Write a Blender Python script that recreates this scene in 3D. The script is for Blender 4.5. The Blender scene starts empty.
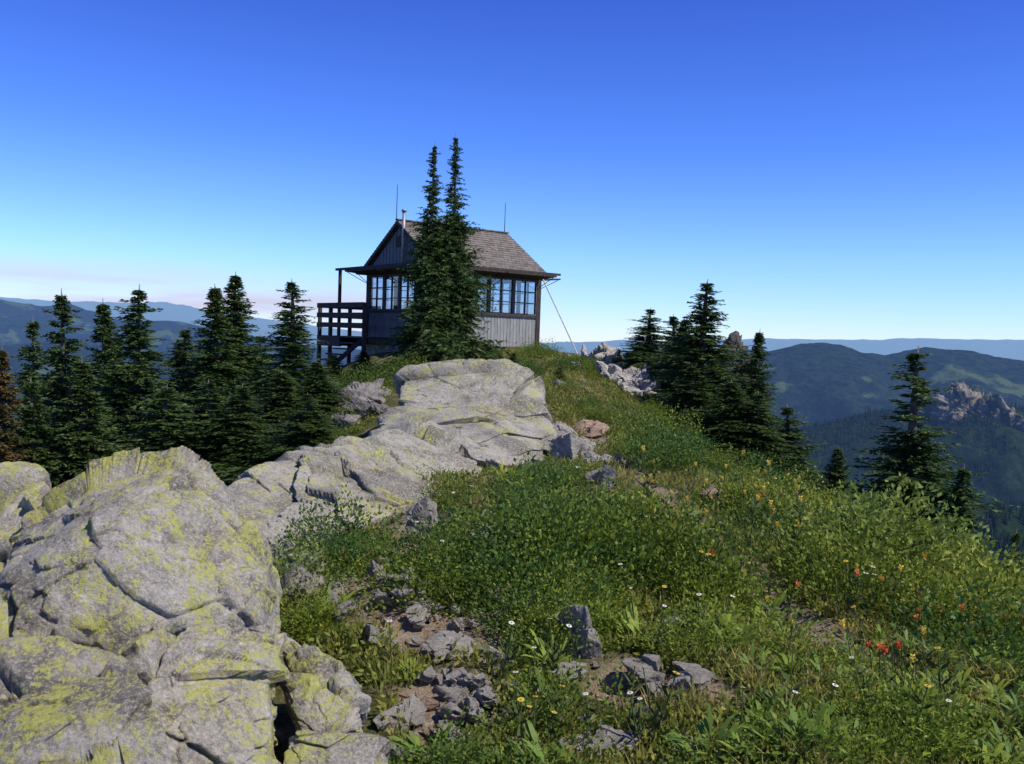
import bpy, bmesh, math, random
import numpy as np
from mathutils import Vector, Matrix
random.seed(3); RNG = np.random.default_rng(7)
SC = bpy.context.scene; COL = SC.collection
rad = math.radians

# ------------------------------------------------------------------ camera
FPX = 924.0; PITCH = math.atan(44/FPX); ROLL = rad(2.0)
F = Vector((0, math.cos(PITCH), -math.sin(PITCH)))
U0 = Vector((0, math.sin(PITCH), math.cos(PITCH))); X0 = Vector((1, 0, 0))
RT = math.cos(ROLL)*X0 + math.sin(ROLL)*U0
UP = math.cos(ROLL)*U0 - math.sin(ROLL)*X0
cd = bpy.data.cameras.new('camera'); cam = bpy.data.objects.new('camera', cd); COL.objects.link(cam)
m = Matrix.Identity(4)
for i in range(3):
    m[i][0] = RT[i]; m[i][1] = UP[i]; m[i][2] = -F[i]
cam.matrix_world = m
cd.sensor_width = 36; cd.lens = 36*FPX/1024; cd.clip_start = 0.05; cd.clip_end = 200000
SC.camera = cam
def P(px, py, Y):
    d = F + RT*((px-512)/FPX) + UP*((382-py)/FPX)
    return d*(Y/d.y)
nF, nR, nU = np.array(F), np.array(RT), np.array(UP)
def project(p):
    w = np.where(np.abs(p@nF) < 1e-3, 1e-3, p@nF)
    return np.where(w > 0, 512+FPX*(p@nR)/w, -9999), np.where(w > 0, 382-FPX*(p@nU)/w, -9999)

# ------------------------------------------------------------------ noise
PERM = np.random.default_rng(11).random(65536)*2-1
def hsh(i, j, k, s=0):
    n = (i+s*101)*73856093 ^ j*19349663 ^ k*83492791
    n = (n ^ (n >> 13))*1274126177
    return PERM[(n ^ (n >> 16)) & 65535]
def vnoise(p):
    i = np.floor(p).astype(np.int64); f = p-i; f = f*f*(3-2*f)
    def h(a, b, c): return hsh(i[:,0]+a, i[:,1]+b, i[:,2]+c)
    x, y, z = f[:,0], f[:,1], f[:,2]
    a = h(0,0,0)*(1-x)+h(1,0,0)*x; b = h(0,1,0)*(1-x)+h(1,1,0)*x
    c = h(0,0,1)*(1-x)+h(1,0,1)*x; d = h(0,1,1)*(1-x)+h(1,1,1)*x
    return (a*(1-y)+b*y)*(1-z)+(c*(1-y)+d*y)*z
def fbm(p, o=5, g=.5, lac=2.03):
    s = 0; a = 1; t = 0
    for k in range(o):
        s = s+a*vnoise(p+k*17.3); t += a; a *= g; p = p*lac
    return s/t
def fb2(x, y, o=5, g=.5, sd=0.): return fbm(np.stack([x, y, np.full_like(x, sd+.37)], 1), o, g)
def worley(p):
    """returns F1, F2, plane tilt inside the nearest cell, random level of the cell"""
    c = np.floor(p).astype(np.int64); n = len(p); F1 = np.full(n, 9.); F2 = np.full(n, 9.); ti = np.zeros(n); lv = np.zeros(n)
    for a in (-1, 0, 1):
        for b in (-1, 0, 1):
            for d in (-1, 0, 1):
                i, j, k = c[:,0]+a, c[:,1]+b, c[:,2]+d
                q = np.stack([i+.5+.45*hsh(i, j, k, 1), j+.5+.45*hsh(i, j, k, 2), k+.5+.45*hsh(i, j, k, 3)], 1)
                dl = p-q; r = np.sqrt((dl**2).sum(1)); nr_ = r < F1
                tl = dl[:,0]*hsh(i, j, k, 4)+dl[:,1]*hsh(i, j, k, 5)+dl[:,2]*hsh(i, j, k, 6); l = hsh(i, j, k, 7)
                F2 = np.where(nr_, F1, np.minimum(F2, r)); F1 = np.where(nr_, r, F1); ti = np.where(nr_, tl, ti); lv = np.where(nr_, l, lv)
    return F1, F2, ti, lv
def sstep(a, b, x):
    t = np.clip((x-a)/(b-a), 0, 1); return t*t*(3-2*t)

# ------------------------------------------------------------------ mesh helpers
def mesh_np(name, V, Fc, smooth=False):
    V = np.asarray(V, dtype=np.float32); Fc = np.asarray(Fc, dtype=np.int32)
    me = bpy.data.meshes.new(name); k = Fc.shape[1]
    me.vertices.add(len(V)); me.vertices.foreach_set('co', V.ravel())
    me.loops.add(Fc.size); me.loops.foreach_set('vertex_index', Fc.ravel())
    me.polygons.add(len(Fc)); me.polygons.foreach_set('loop_start', np.arange(0, Fc.size, k, dtype=np.int32))
    me.update(calc_edges=True)
    me.polygons.foreach_set('use_smooth', np.full(len(Fc), smooth)); me.update()
    return me
def link(name, me, mat=None, parent=None, loc=None):
    o = bpy.data.objects.new(name, me); COL.objects.link(o)
    if mat is not None and me is not None and len(me.materials) == 0: me.materials.append(mat)
    if parent: o.parent = parent
    if loc is not None: o.location = loc
    return o
def tag(o, label=None, cat=None, group=None, kind=None):
    if label: o['label'] = label
    if cat: o['category'] = cat
    if group: o['group'] = group
    if kind: o['kind'] = kind
    return o
def empty(name, loc, rz=0):
    o = bpy.data.objects.new(name, None); COL.objects.link(o); o.location = loc
    o.rotation_euler = (0, 0, rz); o.empty_display_size = .2; return o
def copy_tree(o, parent=None):
    c = o.copy(); COL.objects.link(c); c.parent = parent
    for ch in list(o.children): copy_tree(ch, c)
    return c
class MB:
    def __init__(s): s.v = []; s.f = []
    def box(s, x0, x1, y0, y1, z0, z1):
        n = len(s.v)
        s.v += [(x0,y0,z0),(x1,y0,z0),(x1,y1,z0),(x0,y1,z0),(x0,y0,z1),(x1,y0,z1),(x1,y1,z1),(x0,y1,z1)]
        s.f += [tuple(n+i for i in q) for q in ((0,3,2,1),(4,5,6,7),(0,1,5,4),(1,2,6,5),(2,3,7,6),(3,0,4,7))]
        return s
    def prism(s, poly, vec):
        n = len(s.v); k = len(poly); vec = Vector(vec)
        s.v += [tuple(p) for p in poly]+[tuple(Vector(p)+vec) for p in poly]
        s.f += [tuple(n+i for i in range(k))[::-1], tuple(n+k+i for i in range(k))]
        s.f += [(n+i, n+(i+1) % k, n+k+(i+1) % k, n+k+i) for i in range(k)]
        return s
    def tube(s, pts, rr, seg=8):
        pts = [Vector(p) for p in pts]; n = len(s.v)
        if not hasattr(rr, '__len__'): rr = [rr]*len(pts)
        for i, p in enumerate(pts):
            t = (pts[min(i+1, len(pts)-1)]-pts[max(i-1, 0)]).normalized()
            a = t.cross(Vector((0.13, 0.31, .94)) if abs(t.z) < .9 else Vector((1, .1, 0))).normalized(); b = t.cross(a)
            for k in range(seg):
                an = 2*math.pi*k/seg; s.v.append(tuple(p+(a*math.cos(an)+b*math.sin(an))*rr[i]))
        for i in range(len(pts)-1):
            for k in range(seg):
                s.f.append((n+i*seg+k, n+i*seg+(k+1) % seg, n+(i+1)*seg+(k+1) % seg, n+(i+1)*seg+k))
        s.f.append(tuple(n+k for k in range(seg))[::-1]); s.f.append(tuple(n+(len(pts)-1)*seg+k for k in range(seg)))
        return s
    def mesh(s, name, smooth=False):
        me = bpy.data.meshes.new(name); me.from_pydata(s.v, [], s.f)
        bm = bmesh.new(); bm.from_mesh(me); bmesh.ops.recalc_face_normals(bm, faces=bm.faces); bm.to_mesh(me); bm.free()
        for p in me.polygons: p.use_smooth = smooth
        return me
    def build(s, name, mat, parent=None, smooth=False): return link(name, s.mesh(name, smooth), mat, parent)

def unit(v): return v/np.maximum(np.linalg.norm(v, axis=1, keepdims=True), 1e-9)
def leaves(base, d, L, W, rng, bend=0., upn=None):
    n = len(base); d = unit(d)
    r = rng.normal(size=(n, 3)) if upn is None else upn+rng.normal(size=(n, 3))*.35
    side = unit(np.cross(d, r)); L = np.broadcast_to(L, (n,))[:, None]; W = np.broadcast_to(W, (n,))[:, None]
    mid = base+d*L*.45
    tip = base+d*L; tip = tip.copy(); tip[:, 2] -= bend*L[:, 0]
    V = np.stack([base, mid+side*W*.5, tip, mid-side*W*.5], 1).reshape(-1, 3)
    return V, np.arange(4*n).reshape(n, 4)
def cat(parts):
    Vs = []; Fs = []; n = 0
    for v, f in parts:
        Vs.append(v); Fs.append(f+n); n += len(v)
    return np.concatenate(Vs), np.concatenate(Fs)

# ------------------------------------------------------------------ material helpers
class NT:
    def __init__(s, name):
        s.m = bpy.data.materials.new(name); s.m.use_nodes = True; s.t = s.m.node_tree; s.t.nodes.clear()
        s.out = s.n('ShaderNodeOutputMaterial')
    def n(s, ty): return s.t.nodes.new(ty)
    def l(s, a, b): s.t.links.new(a, b)
    def setin(s, sock, v):
        if hasattr(v, 'links'): s.l(v, sock)
        else: sock.default_value = v
    def noise(s, vec, scale, det=6, rough=.55, dist=0.):
        o = s.n('ShaderNodeTexNoise'); s.l(vec, o.inputs['Vector']); o.inputs['Scale'].default_value = scale
        o.inputs['Detail'].default_value = det; o.inputs['Roughness'].default_value = rough; o.inputs['Distortion'].default_value = dist
        return o.outputs['Fac']
    def ramp(s, f, a, b, ca=0., cb=1.):
        o = s.n('ShaderNodeMapRange'); o.interpolation_type = 'SMOOTHSTEP'
        s.setin(o.inputs[0], f); o.inputs[1].default_value = a; o.inputs[2].default_value = b
        o.inputs[3].default_value = ca; o.inputs[4].default_value = cb; return o.outputs[0]
    def mix(s, f, a, b, mode='MIX'):
        o = s.n('ShaderNodeMix'); o.data_type = 'RGBA'; o.blend_type = mode
        s.setin(o.inputs[0], f)
        s.setin(o.inputs[6], a if hasattr(a, 'links') else (*a, 1)); s.setin(o.inputs[7], b if hasattr(b, 'links') else (*b, 1))
        return o.outputs[2]
    def math(s, op, a, b=0.):
        o = s.n('ShaderNodeMath'); o.operation = op; s.setin(o.inputs[0], a); s.setin(o.inputs[1], b)
        return o.outputs[0]
    def bump(s, h, st=.5, d=.02):
        o = s.n('ShaderNodeBump'); o.inputs['Strength'].default_value = st; o.inputs['Distance'].default_value = d
        s.l(h, o.inputs['Height']); return o.outputs[0]
    def bsdf(s, col, rough=.8, normal=None, metal=0., spec=.3):
        o = s.n('ShaderNodeBsdfPrincipled'); s.setin(o.inputs['Base Color'], col if hasattr(col, 'links') else (*col, 1))
        o.inputs['Roughness'].default_value = rough; o.inputs['Metallic'].default_value = metal
        o.inputs['Specular IOR Level'].default_value = spec
        if normal is not None: s.l(normal, o.inputs['Normal'])
        return o.outputs[0]
    def done(s, sh): s.l(sh, s.out.inputs[0]); return s.m
    def pos(s): return s.n('ShaderNodeNewGeometry').outputs['Position']
    def obj(s): return s.n('ShaderNodeTexCoord').outputs['Object']

def simple(name, c1, c2, scale=6, rough=.8, bump=.3, bd=.01, metal=0., stretch=(1,1,1), spec=.3):
    t = NT(name); mp = t.n('ShaderNodeMapping'); t.l(t.obj(), mp.inputs[0]); mp.inputs['Scale'].default_value = stretch
    v = mp.outputs[0]; n = t.noise(v, scale, 8, .65)
    c = t.mix(t.ramp(n, .35, .65), c1, c2)
    return t.done(t.bsdf(c, rough, t.bump(n, bump, bd), metal, spec))
def rock_mat(name, sc=1., lichen=.5, white=.35, tint=(1, 1, 1), dark=.07, light=.30, useobj=False):
    t = NT(name); v = t.obj() if useobj else t.pos()
    n1 = t.noise(v, 2.2*sc, 12, .68, .3); n2 = t.noise(v, 14*sc, 10, .74); n3 = t.noise(v, 60*sc, 6, .75)
    c = t.mix(t.ramp(n1, .36, .60), tuple(dark*x for x in tint), tuple(light*x for x in tint))
    c = t.mix(t.ramp(n2, .46, .64, 0, .6), c, tuple(light*.40*x for x in tint))
    c = t.mix(t.ramp(n3, .50, .60, 0, .55), c, tuple(min(light*1.5, .60)*x for x in tint))
    c = t.mix(t.ramp(n3, .45, .36, 0, .5), c, tuple(dark*.6*x for x in tint))
    c = t.mix(t.ramp(t.noise(v, 1.9*sc, 8, .7, .6), .56, .70, 0, .5), c, (.23, .16, .095))
    nz = t.n('ShaderNodeNewGeometry'); sp = t.n('ShaderNodeSeparateXYZ'); t.l(nz.outputs['Normal'], sp.inputs[0])
    if lichen > 0:
        big = t.noise(v, 1.4*sc, 4, .6); med = t.noise(v, 7*sc, 6, .65)
        ly = t.math('ADD', t.noise(v, 30*sc, 10, .88, .2), t.math('MULTIPLY', t.math('SUBTRACT', big, .5), .36))
        ly = t.math('ADD', ly, t.math('MULTIPLY', t.math('SUBTRACT', med, .5), .55))
        ly = t.math('ADD', ly, t.math('MULTIPLY', sp.outputs[2], .04))
        c = t.mix(t.ramp(ly, .62-.08*lichen, .67-.08*lichen, 0, .88), c, t.mix(n3, (.34, .35, .06), (.66, .64, .18)))
    lw = t.math('ADD', t.noise(v, 22*sc, 10, .82, .2), t.math('MULTIPLY', t.math('SUBTRACT', n1, .5), .35))
    c = t.mix(t.ramp(lw, .65-.1*white, .69-.1*white, 0, .8), c, (.66, .65, .60))
    h = t.math('ADD', t.math('MULTIPLY', n2, 1.2), t.math('MULTIPLY', n3, .5)); h = t.math('ADD', h, t.math('MULTIPLY', n1, 1.4))
    return t.done(t.bsdf(c, .9, t.bump(h, .9, .04/sc), 0, .2))
def leaf_mat(name, c1, c2, c3=None, trans=.35, sc=1.5, rough=.55, objvar=0.):
    t = NT(name); g = t.n('ShaderNodeNewGeometry'); r = g.outputs['Random Per Island']
    c = t.mix(r, c1, c2)
    if c3: c = t.mix(t.ramp(t.noise(g.outputs['Position'], sc, 4), .46, .64, 0, .75), c, c3)
    if objvar:
        oi = t.n('ShaderNodeObjectInfo'); k = t.ramp(oi.outputs['Random'], 0, 1, 1-objvar, 1+objvar*.8)
        cc = t.n('ShaderNodeCombineXYZ'); t.l(k, cc.inputs[0]); t.l(t.ramp(oi.outputs['Random'], 0, 1, 1-objvar*.6, 1+objvar*.5), cc.inputs[1]); cc.inputs[2].default_value = 1.
        c = t.mix(1., c, cc.outputs[0], 'MULTIPLY')
    b = t.bsdf(c, rough, None, 0, .25); tr = t.n('ShaderNodeBsdfTranslucent'); t.l(c, tr.inputs[0])
    mx = t.n('ShaderNodeMixShader'); mx.inputs[0].default_value = trans; t.l(b, mx.inputs[1]); t.l(tr.outputs[0], mx.inputs[2])
    return t.done(mx.outputs[0])
HAZE_PAINT = (.085, .17, .43)
def painted_haze(t, sh, L=13500.):  # aerial haze painted into the material as blue emission, growing with distance
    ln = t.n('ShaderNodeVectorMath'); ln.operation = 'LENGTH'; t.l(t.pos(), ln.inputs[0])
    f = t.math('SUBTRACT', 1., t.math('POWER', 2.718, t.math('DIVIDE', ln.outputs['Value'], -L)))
    hc = t.mix(t.ramp(ln.outputs['Value'], 6000, 34000), HAZE_PAINT, (.23, .39, .66))
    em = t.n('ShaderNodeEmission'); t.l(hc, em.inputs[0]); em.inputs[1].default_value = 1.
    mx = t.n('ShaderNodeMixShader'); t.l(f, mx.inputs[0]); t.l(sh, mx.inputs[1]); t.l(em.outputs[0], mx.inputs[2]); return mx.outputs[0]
def hill_mat(name, forest, forest2, open_c, sc, thr=.6):
    t = NT(name); v = t.pos(); n1 = t.noise(v, sc, 8, .6); n2 = t.noise(v, sc*12, 6, .7)
    c = t.mix(t.ramp(n2, .35, .65), forest, forest2)
    c = t.mix(t.ramp(n1, thr, thr+.05, 0, .8), c, open_c)
    return t.done(painted_haze(t, t.bsdf(c, 1., t.bump(n2, 1., .35/sc*.1), 0, 0.)))

M = {}
WT = (1.09, 1., .84)
M['bigrock'] = rock_mat('lichen_rock', 1.3, 1.12, .6, WT, .16, .47)
M['midrock'] = rock_mat('outcrop_rock', .8, .40, .42, (1.07, 1., .82), .17, .41)
M['stone'] = rock_mat('stone', 1.2, 0.0, .4, WT, .24, .50, True)
M['palestone'] = rock_mat('pale_stone', 1.2, 0.0, .8, WT, .38, .58, True)
M['rust'] = rock_mat('rusty_stone', 1.2, 0.0, .1, (1.3, .92, .65), .20, .42, True)
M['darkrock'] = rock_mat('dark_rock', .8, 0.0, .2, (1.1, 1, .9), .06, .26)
M['blackrock'] = rock_mat('dark_crag_rock', .8, 0.0, -.6, (1.1, 1, .9), .03, .10)  # very dark stone colour of the crag among the firs

# ------------------------------------------------------------------ terrain
CT = [(0,0,-1.65),(3,0,-1.7),(-3,0,-1.8),(0,-5,-1.9),(5,-5,-2.5),(-5,-5,-2.6),
 (-2,3.5,-1.8),(0,3.5,-1.65),(2,3.5,-1.65),(4,3,-2.0),(-5,3.5,-3.2),
 (-6,5,-4),(-3,5,-2.1),(-1,5,-1.65),(1,5,-1.6),(3,5,-1.78),(5,5,-2.7),(7,5,-4.8),
 (-5,8,-3.3),(-3,8,-2.3),(-1,8,-1.5),(1,8,-1.45),(3,8,-1.8),(4.3,8,-2.45),(6.5,8,-5.0),
 (-6,12,-3.9),(-3.5,12,-2.3),(-1.5,12,-1.6),(0,12,-1.5),(2,12,-1.42),(4,12,-2.25),(6,12,-4.6),(9,12,-8.5),
 (-8,17,-5),(-5,17,-2.9),(-2.5,17,-1.3),(0,17,-1.1),(1.5,17,-1.05),(3,17,-1.7),(4.5,17,-2.9),(8,17,-7.5),
 (-9,24,-5),(-6,24,-2.8),(-4,24,-1.35),(-2,24,-.85),(0,24,-.75),(2,24,-.78),(3.5,24,-1.4),(6,24,-4.5),(10,24,-9),
 (-8,29,-2.8),(-6,29,-1.5),(-3,29,-.6),(0,29,-.5),(2,29,-.5),(3.2,29,-.9),(6,29,-5),
 (-9,34,-3.2),(-5,34,-.9),(-2,34,-.5),(1,34,-.55),(3,34,-1.5),(6,34,-6),
 (-8,40,-6),(-2,40,-3),(3,40,-5),(10,40,-13),
 (15,10,-14),(18,20,-16),(16,30,-16),(12,0,-9),(-14,10,-9),(-16,20,-11),(-18,30,-12),(-12,0,-8),(0,50,-13),(20,50,-24),(-20,50,-20)]
CT = np.array(CT, float)
def kern(a, b): return np.sqrt(((a[:, None, :]-b[None])**2).sum(2)+.6)
nC = len(CT); A = np.zeros((nC+3, nC+3)); A[:nC, :nC] = kern(CT[:, :2], CT[:, :2])
A[:nC, nC] = 1; A[:nC, nC+1:] = CT[:, :2]; A[nC:, :nC] = A[:nC, nC:].T
W_ = np.linalg.solve(A, np.concatenate([CT[:, 2], np.zeros(3)]))
def Hraw(x, y):
    x = np.asarray(x, float); y = np.asarray(y, float); out = np.empty(len(x))
    for s in range(0, len(x), 40000):
        q = np.stack([x[s:s+40000], y[s:s+40000]], 1)
        out[s:s+40000] = kern(q, CT[:, :2])@W_[:nC]+W_[nC]+q@W_[nC+1:]
    r = np.hypot(x, y); w = sstep(42, 70, r)
    far = -700*(1-np.exp(-r*.75/700))+fb2(x/160, y/160, 5)*np.clip(r*.12, 0, 90)
    near = out+fb2(x*.9, y*.9, 4, .5, 3.)*.20+fb2(x*4, y*4, 3, .5, 8.)*.06
    return near*(1-w)+far*w
GX0, GY0, GS = -30., -12., .1
gx = np.arange(GX0, 30, GS); gy = np.arange(GY0, 56, GS)
XX, YY = np.meshgrid(gx, gy, indexing='ij'); TAB = Hraw(XX.ravel(), YY.ravel()).reshape(XX.shape)
def H(x, y):
    x = np.atleast_1d(np.asarray(x, float)); y = np.atleast_1d(np.asarray(y, float))
    u = np.clip((x-GX0)/GS, 0, len(gx)-1.01); v = np.clip((y-GY0)/GS, 0, len(gy)-1.01)
    i = u.astype(int); j = v.astype(int); a = u-i; b = v-j
    return (TAB[i, j]*(1-a)+TAB[i+1, j]*a)*(1-b)+(TAB[i, j+1]*(1-a)+TAB[i+1, j+1]*a)*b
TT = np.exp(np.linspace(math.log(1.5), math.log(50), 500))
def G(px, py):
    d = np.array(F)+np.array(RT)*((px-512)/FPX)+np.array(UP)*((382-py)/FPX)
    p = TT[:, None]*d[None]; h = H(p[:, 0], p[:, 1])
    k = np.nonzero(p[:, 2] < h)[0]
    if len(k) == 0: return None
    q = p[k[0]]; return Vector((q[0], q[1], float(H(q[0], q[1])[0])))
def inpoly(x, y, poly):
    c = np.zeros(len(x), bool); n = len(poly)
    for i in range(n):
        x1, y1 = poly[i]; x2, y2 = poly[(i+1) % n]
        if y1 == y2: continue
        k = ((y1 > y) != (y2 > y)) & (x < (x2-x1)*(y-y1)/(y2-y1)+x1); c ^= k
    return c

PATHS = [[(585,432),(605,452),(655,488),(700,530),(725,560),(780,610),(830,650),(870,664),(930,680),(1000,700)],
         [(625,688),(660,692),(715,690)], [(350,590),(390,615),(450,650)], [(430,690),(455,715),(430,750)]]
segs = []
for pl, wd in zip(PATHS, (.12, .10, .14, .12)):
    q = [G(*a) for a in pl]
    for a, b in zip(q[:-1], q[1:]): segs.append((a.x, a.y, b.x, b.y, wd))
RUB = [tuple(G(*a))[:2] for a in [(285,560),(360,490),(420,478),(445,520),(425,560),(520,590),(520,690),(490,762),(398,762),(385,680),(300,640)]]
def path_d(x, y):
    best = np.full(len(x), 9.)
    for ax, ay, bx, by, wd in segs:
        dx, dy = bx-ax, by-ay; t = np.clip(((x-ax)*dx+(y-ay)*dy)/(dx*dx+dy*dy), 0, 1)
        best = np.minimum(best, np.hypot(x-ax-t*dx, y-ay-t*dy)-wd)
    best = best+fb2(x*1.6, y*1.6, 4)*.32
    rb = inpoly(x, y, RUB) & (fb2(x*2.6+9, y*2.6, 4) > .06)
    sp = fb2(x*1.3+4, y*1.3, 4, .5, 6.) > .33
    return np.where(rb | sp, np.minimum(best, -.04), best)
az = np.concatenate([np.arange(-180, -42, 3.), np.arange(-42, 42, .2), np.arange(42, 180, 3.)])
rr = np.concatenate([[.05], np.exp(np.linspace(math.log(.6), math.log(42), 380)), np.exp(np.linspace(math.log(43), math.log(90000), 110))])
R_, A_ = np.meshgrid(rr, np.radians(az), indexing='ij'); tx = (R_*np.sin(A_)).ravel(); ty = (R_*np.cos(A_)).ravel()
tz = Hraw(tx, ty); na, nr = len(az), len(rr)
ii, jj = np.meshgrid(np.arange(nr-1), np.arange(na), indexing='ij'); j2 = (jj+1) % na
TF = np.stack([ii*na+jj, ii*na+j2, (ii+1)*na+j2, (ii+1)*na+jj], 2).reshape(-1, 4)
pd = path_d(tx, ty)
tz = tz-.05*(1-sstep(-.15, .12, pd))
me = mesh_np('ground', np.stack([tx, ty, tz], 1), TF[:, ::-1], True)
at = me.attributes.new('veg', 'FLOAT', 'POINT'); at.data.foreach_set('value', sstep(-.06, .10, pd).astype(np.float32))
t = NT('ridge_ground'); v = t.pos()
av = t.n('ShaderNodeAttribute'); av.attribute_name = 'veg'
n1 = t.noise(v, 3, 8, .6); n2 = t.noise(v, 30, 6, .7); n3 = t.noise(v, 90, 4, .7)
dirt = t.mix(t.ramp(n1, .35, .65), (.26, .18, .115), (.40, .30, .20)); dirt = t.mix(t.ramp(n2, .48, .62, 0, .8), dirt, (.46, .41, .33))
dirt = t.mix(t.ramp(n3, .5, .7, 0, .6), dirt, (.11, .08, .05))
veg = t.mix(t.ramp(n2, .35, .65), (.055, .068, .018), (.15, .14, .05))
veg = t.mix(t.ramp(n1, .52, .64, 0, .8), veg, (.28, .21, .13))
near = t.mix(av.outputs['Fac'], dirt, veg)
ln = t.n('ShaderNodeVectorMath'); ln.operation = 'LENGTH'; t.l(v, ln.inputs[0])
c = t.mix(t.ramp(ln.outputs['Value'], 40, 90), near, (.022, .036, .018))
GM = t.done(painted_haze(t, t.bsdf(c, .95, t.bump(t.math('ADD', n2, n3), .9, .03), 0, .1)))
tag(link('ground', me, GM), kind='structure')

# ------------------------------------------------------------------ rocks
ICO = {}
def ico(n):
    if n not in ICO:
        bm = bmesh.new(); bmesh.ops.create_icosphere(bm, subdivisions=n, radius=1)
        ICO[n] = (np.array([v.co[:] for v in bm.verts]), np.array([[v.index for v in f.verts] for f in bm.faces])); bm.free()
    return ICO[n]
def hull_planes(q):
    bm = bmesh.new()
    for p in q: bm.verts.new(p)
    bmesh.ops.convex_hull(bm, input=bm.verts[:]); bmesh.ops.recalc_face_normals(bm, faces=bm.faces[:])
    out = []
    for f in bm.faces:
        f.normal_update(); h = f.normal.dot(f.verts[0].co)
        if h > .03: out.append((*f.normal, h))
    bm.free(); return np.array(out)
STRATA = np.array(Matrix.Rotation(.45, 3, 'X')@Matrix.Rotation(.5, 3, 'Y')@Matrix.Rotation(.3, 3, 'Z'))
def shape_rock(q, ext, sub, cell, seed, k=40, a1=.33, a2=.36, a3=.4, groove=.10, an=(1., .8, 1.5), gw=.045, warp=1., swell=.05, step=.12, fine=.05):
    """q: hull points in unit space about 0; fractured facets of three sizes are cut into the hull"""
    pl = hull_planes(q); D, Fc = ico(sub); D = D.copy()
    s = np.maximum(D@pl[:, :3].T/pl[:, 3][None], 0); r = (s**k).sum(1)**(-1/k)
    p = D*r[:, None]*ext[None]
    pn = (p+seed*3.71)@STRATA.T*np.array(an)
    wv = np.stack([fbm(pn/cell*.9+31, 4), fbm(pn/cell*.9+57, 4), fbm(pn/cell*.9+83, 4)], 1)*warp
    disp = 0
    for kk, (c_, am) in enumerate(((cell, a1), (cell*.38, a2), (cell*.15, a3))):
        F1, F2, ti, lv = worley(pn/c_+wv*(.3, .45, .6)[kk]+kk*9.1)
        disp = disp+am*c_*ti*.75+lv*step*c_*am
        if kk < 2: disp = disp-groove*(1, .6)[kk]*c_*np.exp(-((F2-F1)/gw)**2)*sstep(-.25, .15, vnoise(pn/c_*.8+71))
    disp = disp+cell*fine*fbm(pn/cell*6, 6, .62)+cell*swell*fbm(pn/cell*1.6+5, 3)
    nrm = unit(D/ext[None])
    return p+nrm*disp[:, None], Fc
def hull_rock(name, label, pts, mat, sub=7, cell=.45, seed=1, k=40, cat_='rock', kind=None, **kw):
    W = np.array([tuple(P(*p)) for p in pts]); lo, hi = W.min(0), W.max(0); c = (lo+hi)/2; ext = (hi-lo)/2
    c = .5*c+.5*W.mean(0)
    V, Fc = shape_rock((W-c)/ext, ext, sub, cell, seed, k, **kw)
    o = link(name, mesh_np(name, V, Fc, True), mat, None, c)
    if kind: o['kind'] = kind
    else: tag(o, label, cat_)
    return o
BK = dict(a1=.33, a2=.26, a3=.20, groove=.13, an=(1., .8, 1.25), gw=.035, warp=.35, swell=.02, step=.25, fine=.035)
SKW = dict(a1=.18, a2=.20, a3=.16, groove=.09, an=(.6, 1., 1.3), gw=.025, warp=.3, swell=.0, step=.22, fine=.025)
hull_rock('boulder', 'large rounded grey boulder with yellow-green lichen and deep cracks at left', [(22,505,4.3),(50,476,4.4),(95,464,4.4),(130,459,4.4),(165,459,4.3),(206,480,4.1),(238,516,4.0),(252,570,3.75),(225,630,3.5),(120,640,3.3),(0,615,3.35),(-10,560,3.6),(150,520,3.5),(40,488,5.1),(200,488,5.0),(240,700,4.2),(0,700,3.6),(0,700,5)], M['bigrock'], 8, .80, 1, 18, **BK)
hull_rock('boulder', 'lichen covered boulder cut by the left picture edge, top one', [(-160,490,4.9),(-20,468,4.7),(30,470,4.7),(50,490,4.5),(52,520,4.3),(50,620,4.0),(-120,640,3.7),(-160,700,4),(40,740,4.2),(-140,520,5.8),(46,500,5.4)], M['bigrock'], 7, .7, 2, 18, **BK)
hull_rock('boulder', 'grey boulder with white lichen in the lower left corner of the picture', [(-90,640,2.7),(0,624,2.8),(50,618,2.85),(104,640,2.8),(150,700,2.6),(165,790,2.4),(120,900,2.2),(-90,900,2.2),(0,644,3.3),(100,664,3.3),(-80,654,3.3)], M['bigrock'], 8, .7, 3, 22, **BK)
hull_rock('boulder', 'steep cracked rock block below the largest lichen boulder', [(90,650,3.45),(160,610,3.5),(232,552,3.75),(262,590,3.65),(278,680,3.3),(282,790,3.0),(215,880,2.7),(110,880,2.7),(120,690,2.95),(268,610,4.2),(150,600,4.3),(270,800,4.2)], M['bigrock'], 8, .7, 4, 26, **BK)
hull_rock('boulder', 'low grey lichened rock beside the dirt at bottom, right of the steep block', [(282,656,3.7),(314,640,3.7),(344,656,3.6),(376,694,3.5),(388,745,3.25),(386,830,3.0),(300,880,2.9),(278,800,3.0),(292,656,4.0),(362,694,3.9)], M['bigrock'], 7, .55, 5, 26, **BK)
hull_rock('rock_slab', 'long grey slab sloping down from the upper outcrop towards the boulders', [(222,488,7.6),(300,452,8.8),(368,424,10.2),(425,424,11.2),(482,452,10.6),(492,478,9.4),(405,494,8.4),(348,512,7.6),(316,542,7.0),(262,566,6.7),(236,552,6.7),(300,470,10.5),(420,440,12.5),(300,640,7.2),(450,560,9.5)], M['midrock'], 8, 1.5, 6, 60, **SKW)
hull_rock('rock_outcrop', 'big tilted light grey outcrop block in front of the cabin', [(380,414,12.3),(398,382,13.4),(432,364,14.2),(470,358,14.4),(505,359,14.2),(526,377,13.6),(556,430,12.0),(552,470,10.8),(480,472,10.2),(392,440,11.2),(430,370,16),(520,373,16),(400,520,11.5),(550,520,11.5)], M['midrock'], 8, 1.9, 7, 60, **SKW)
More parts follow.
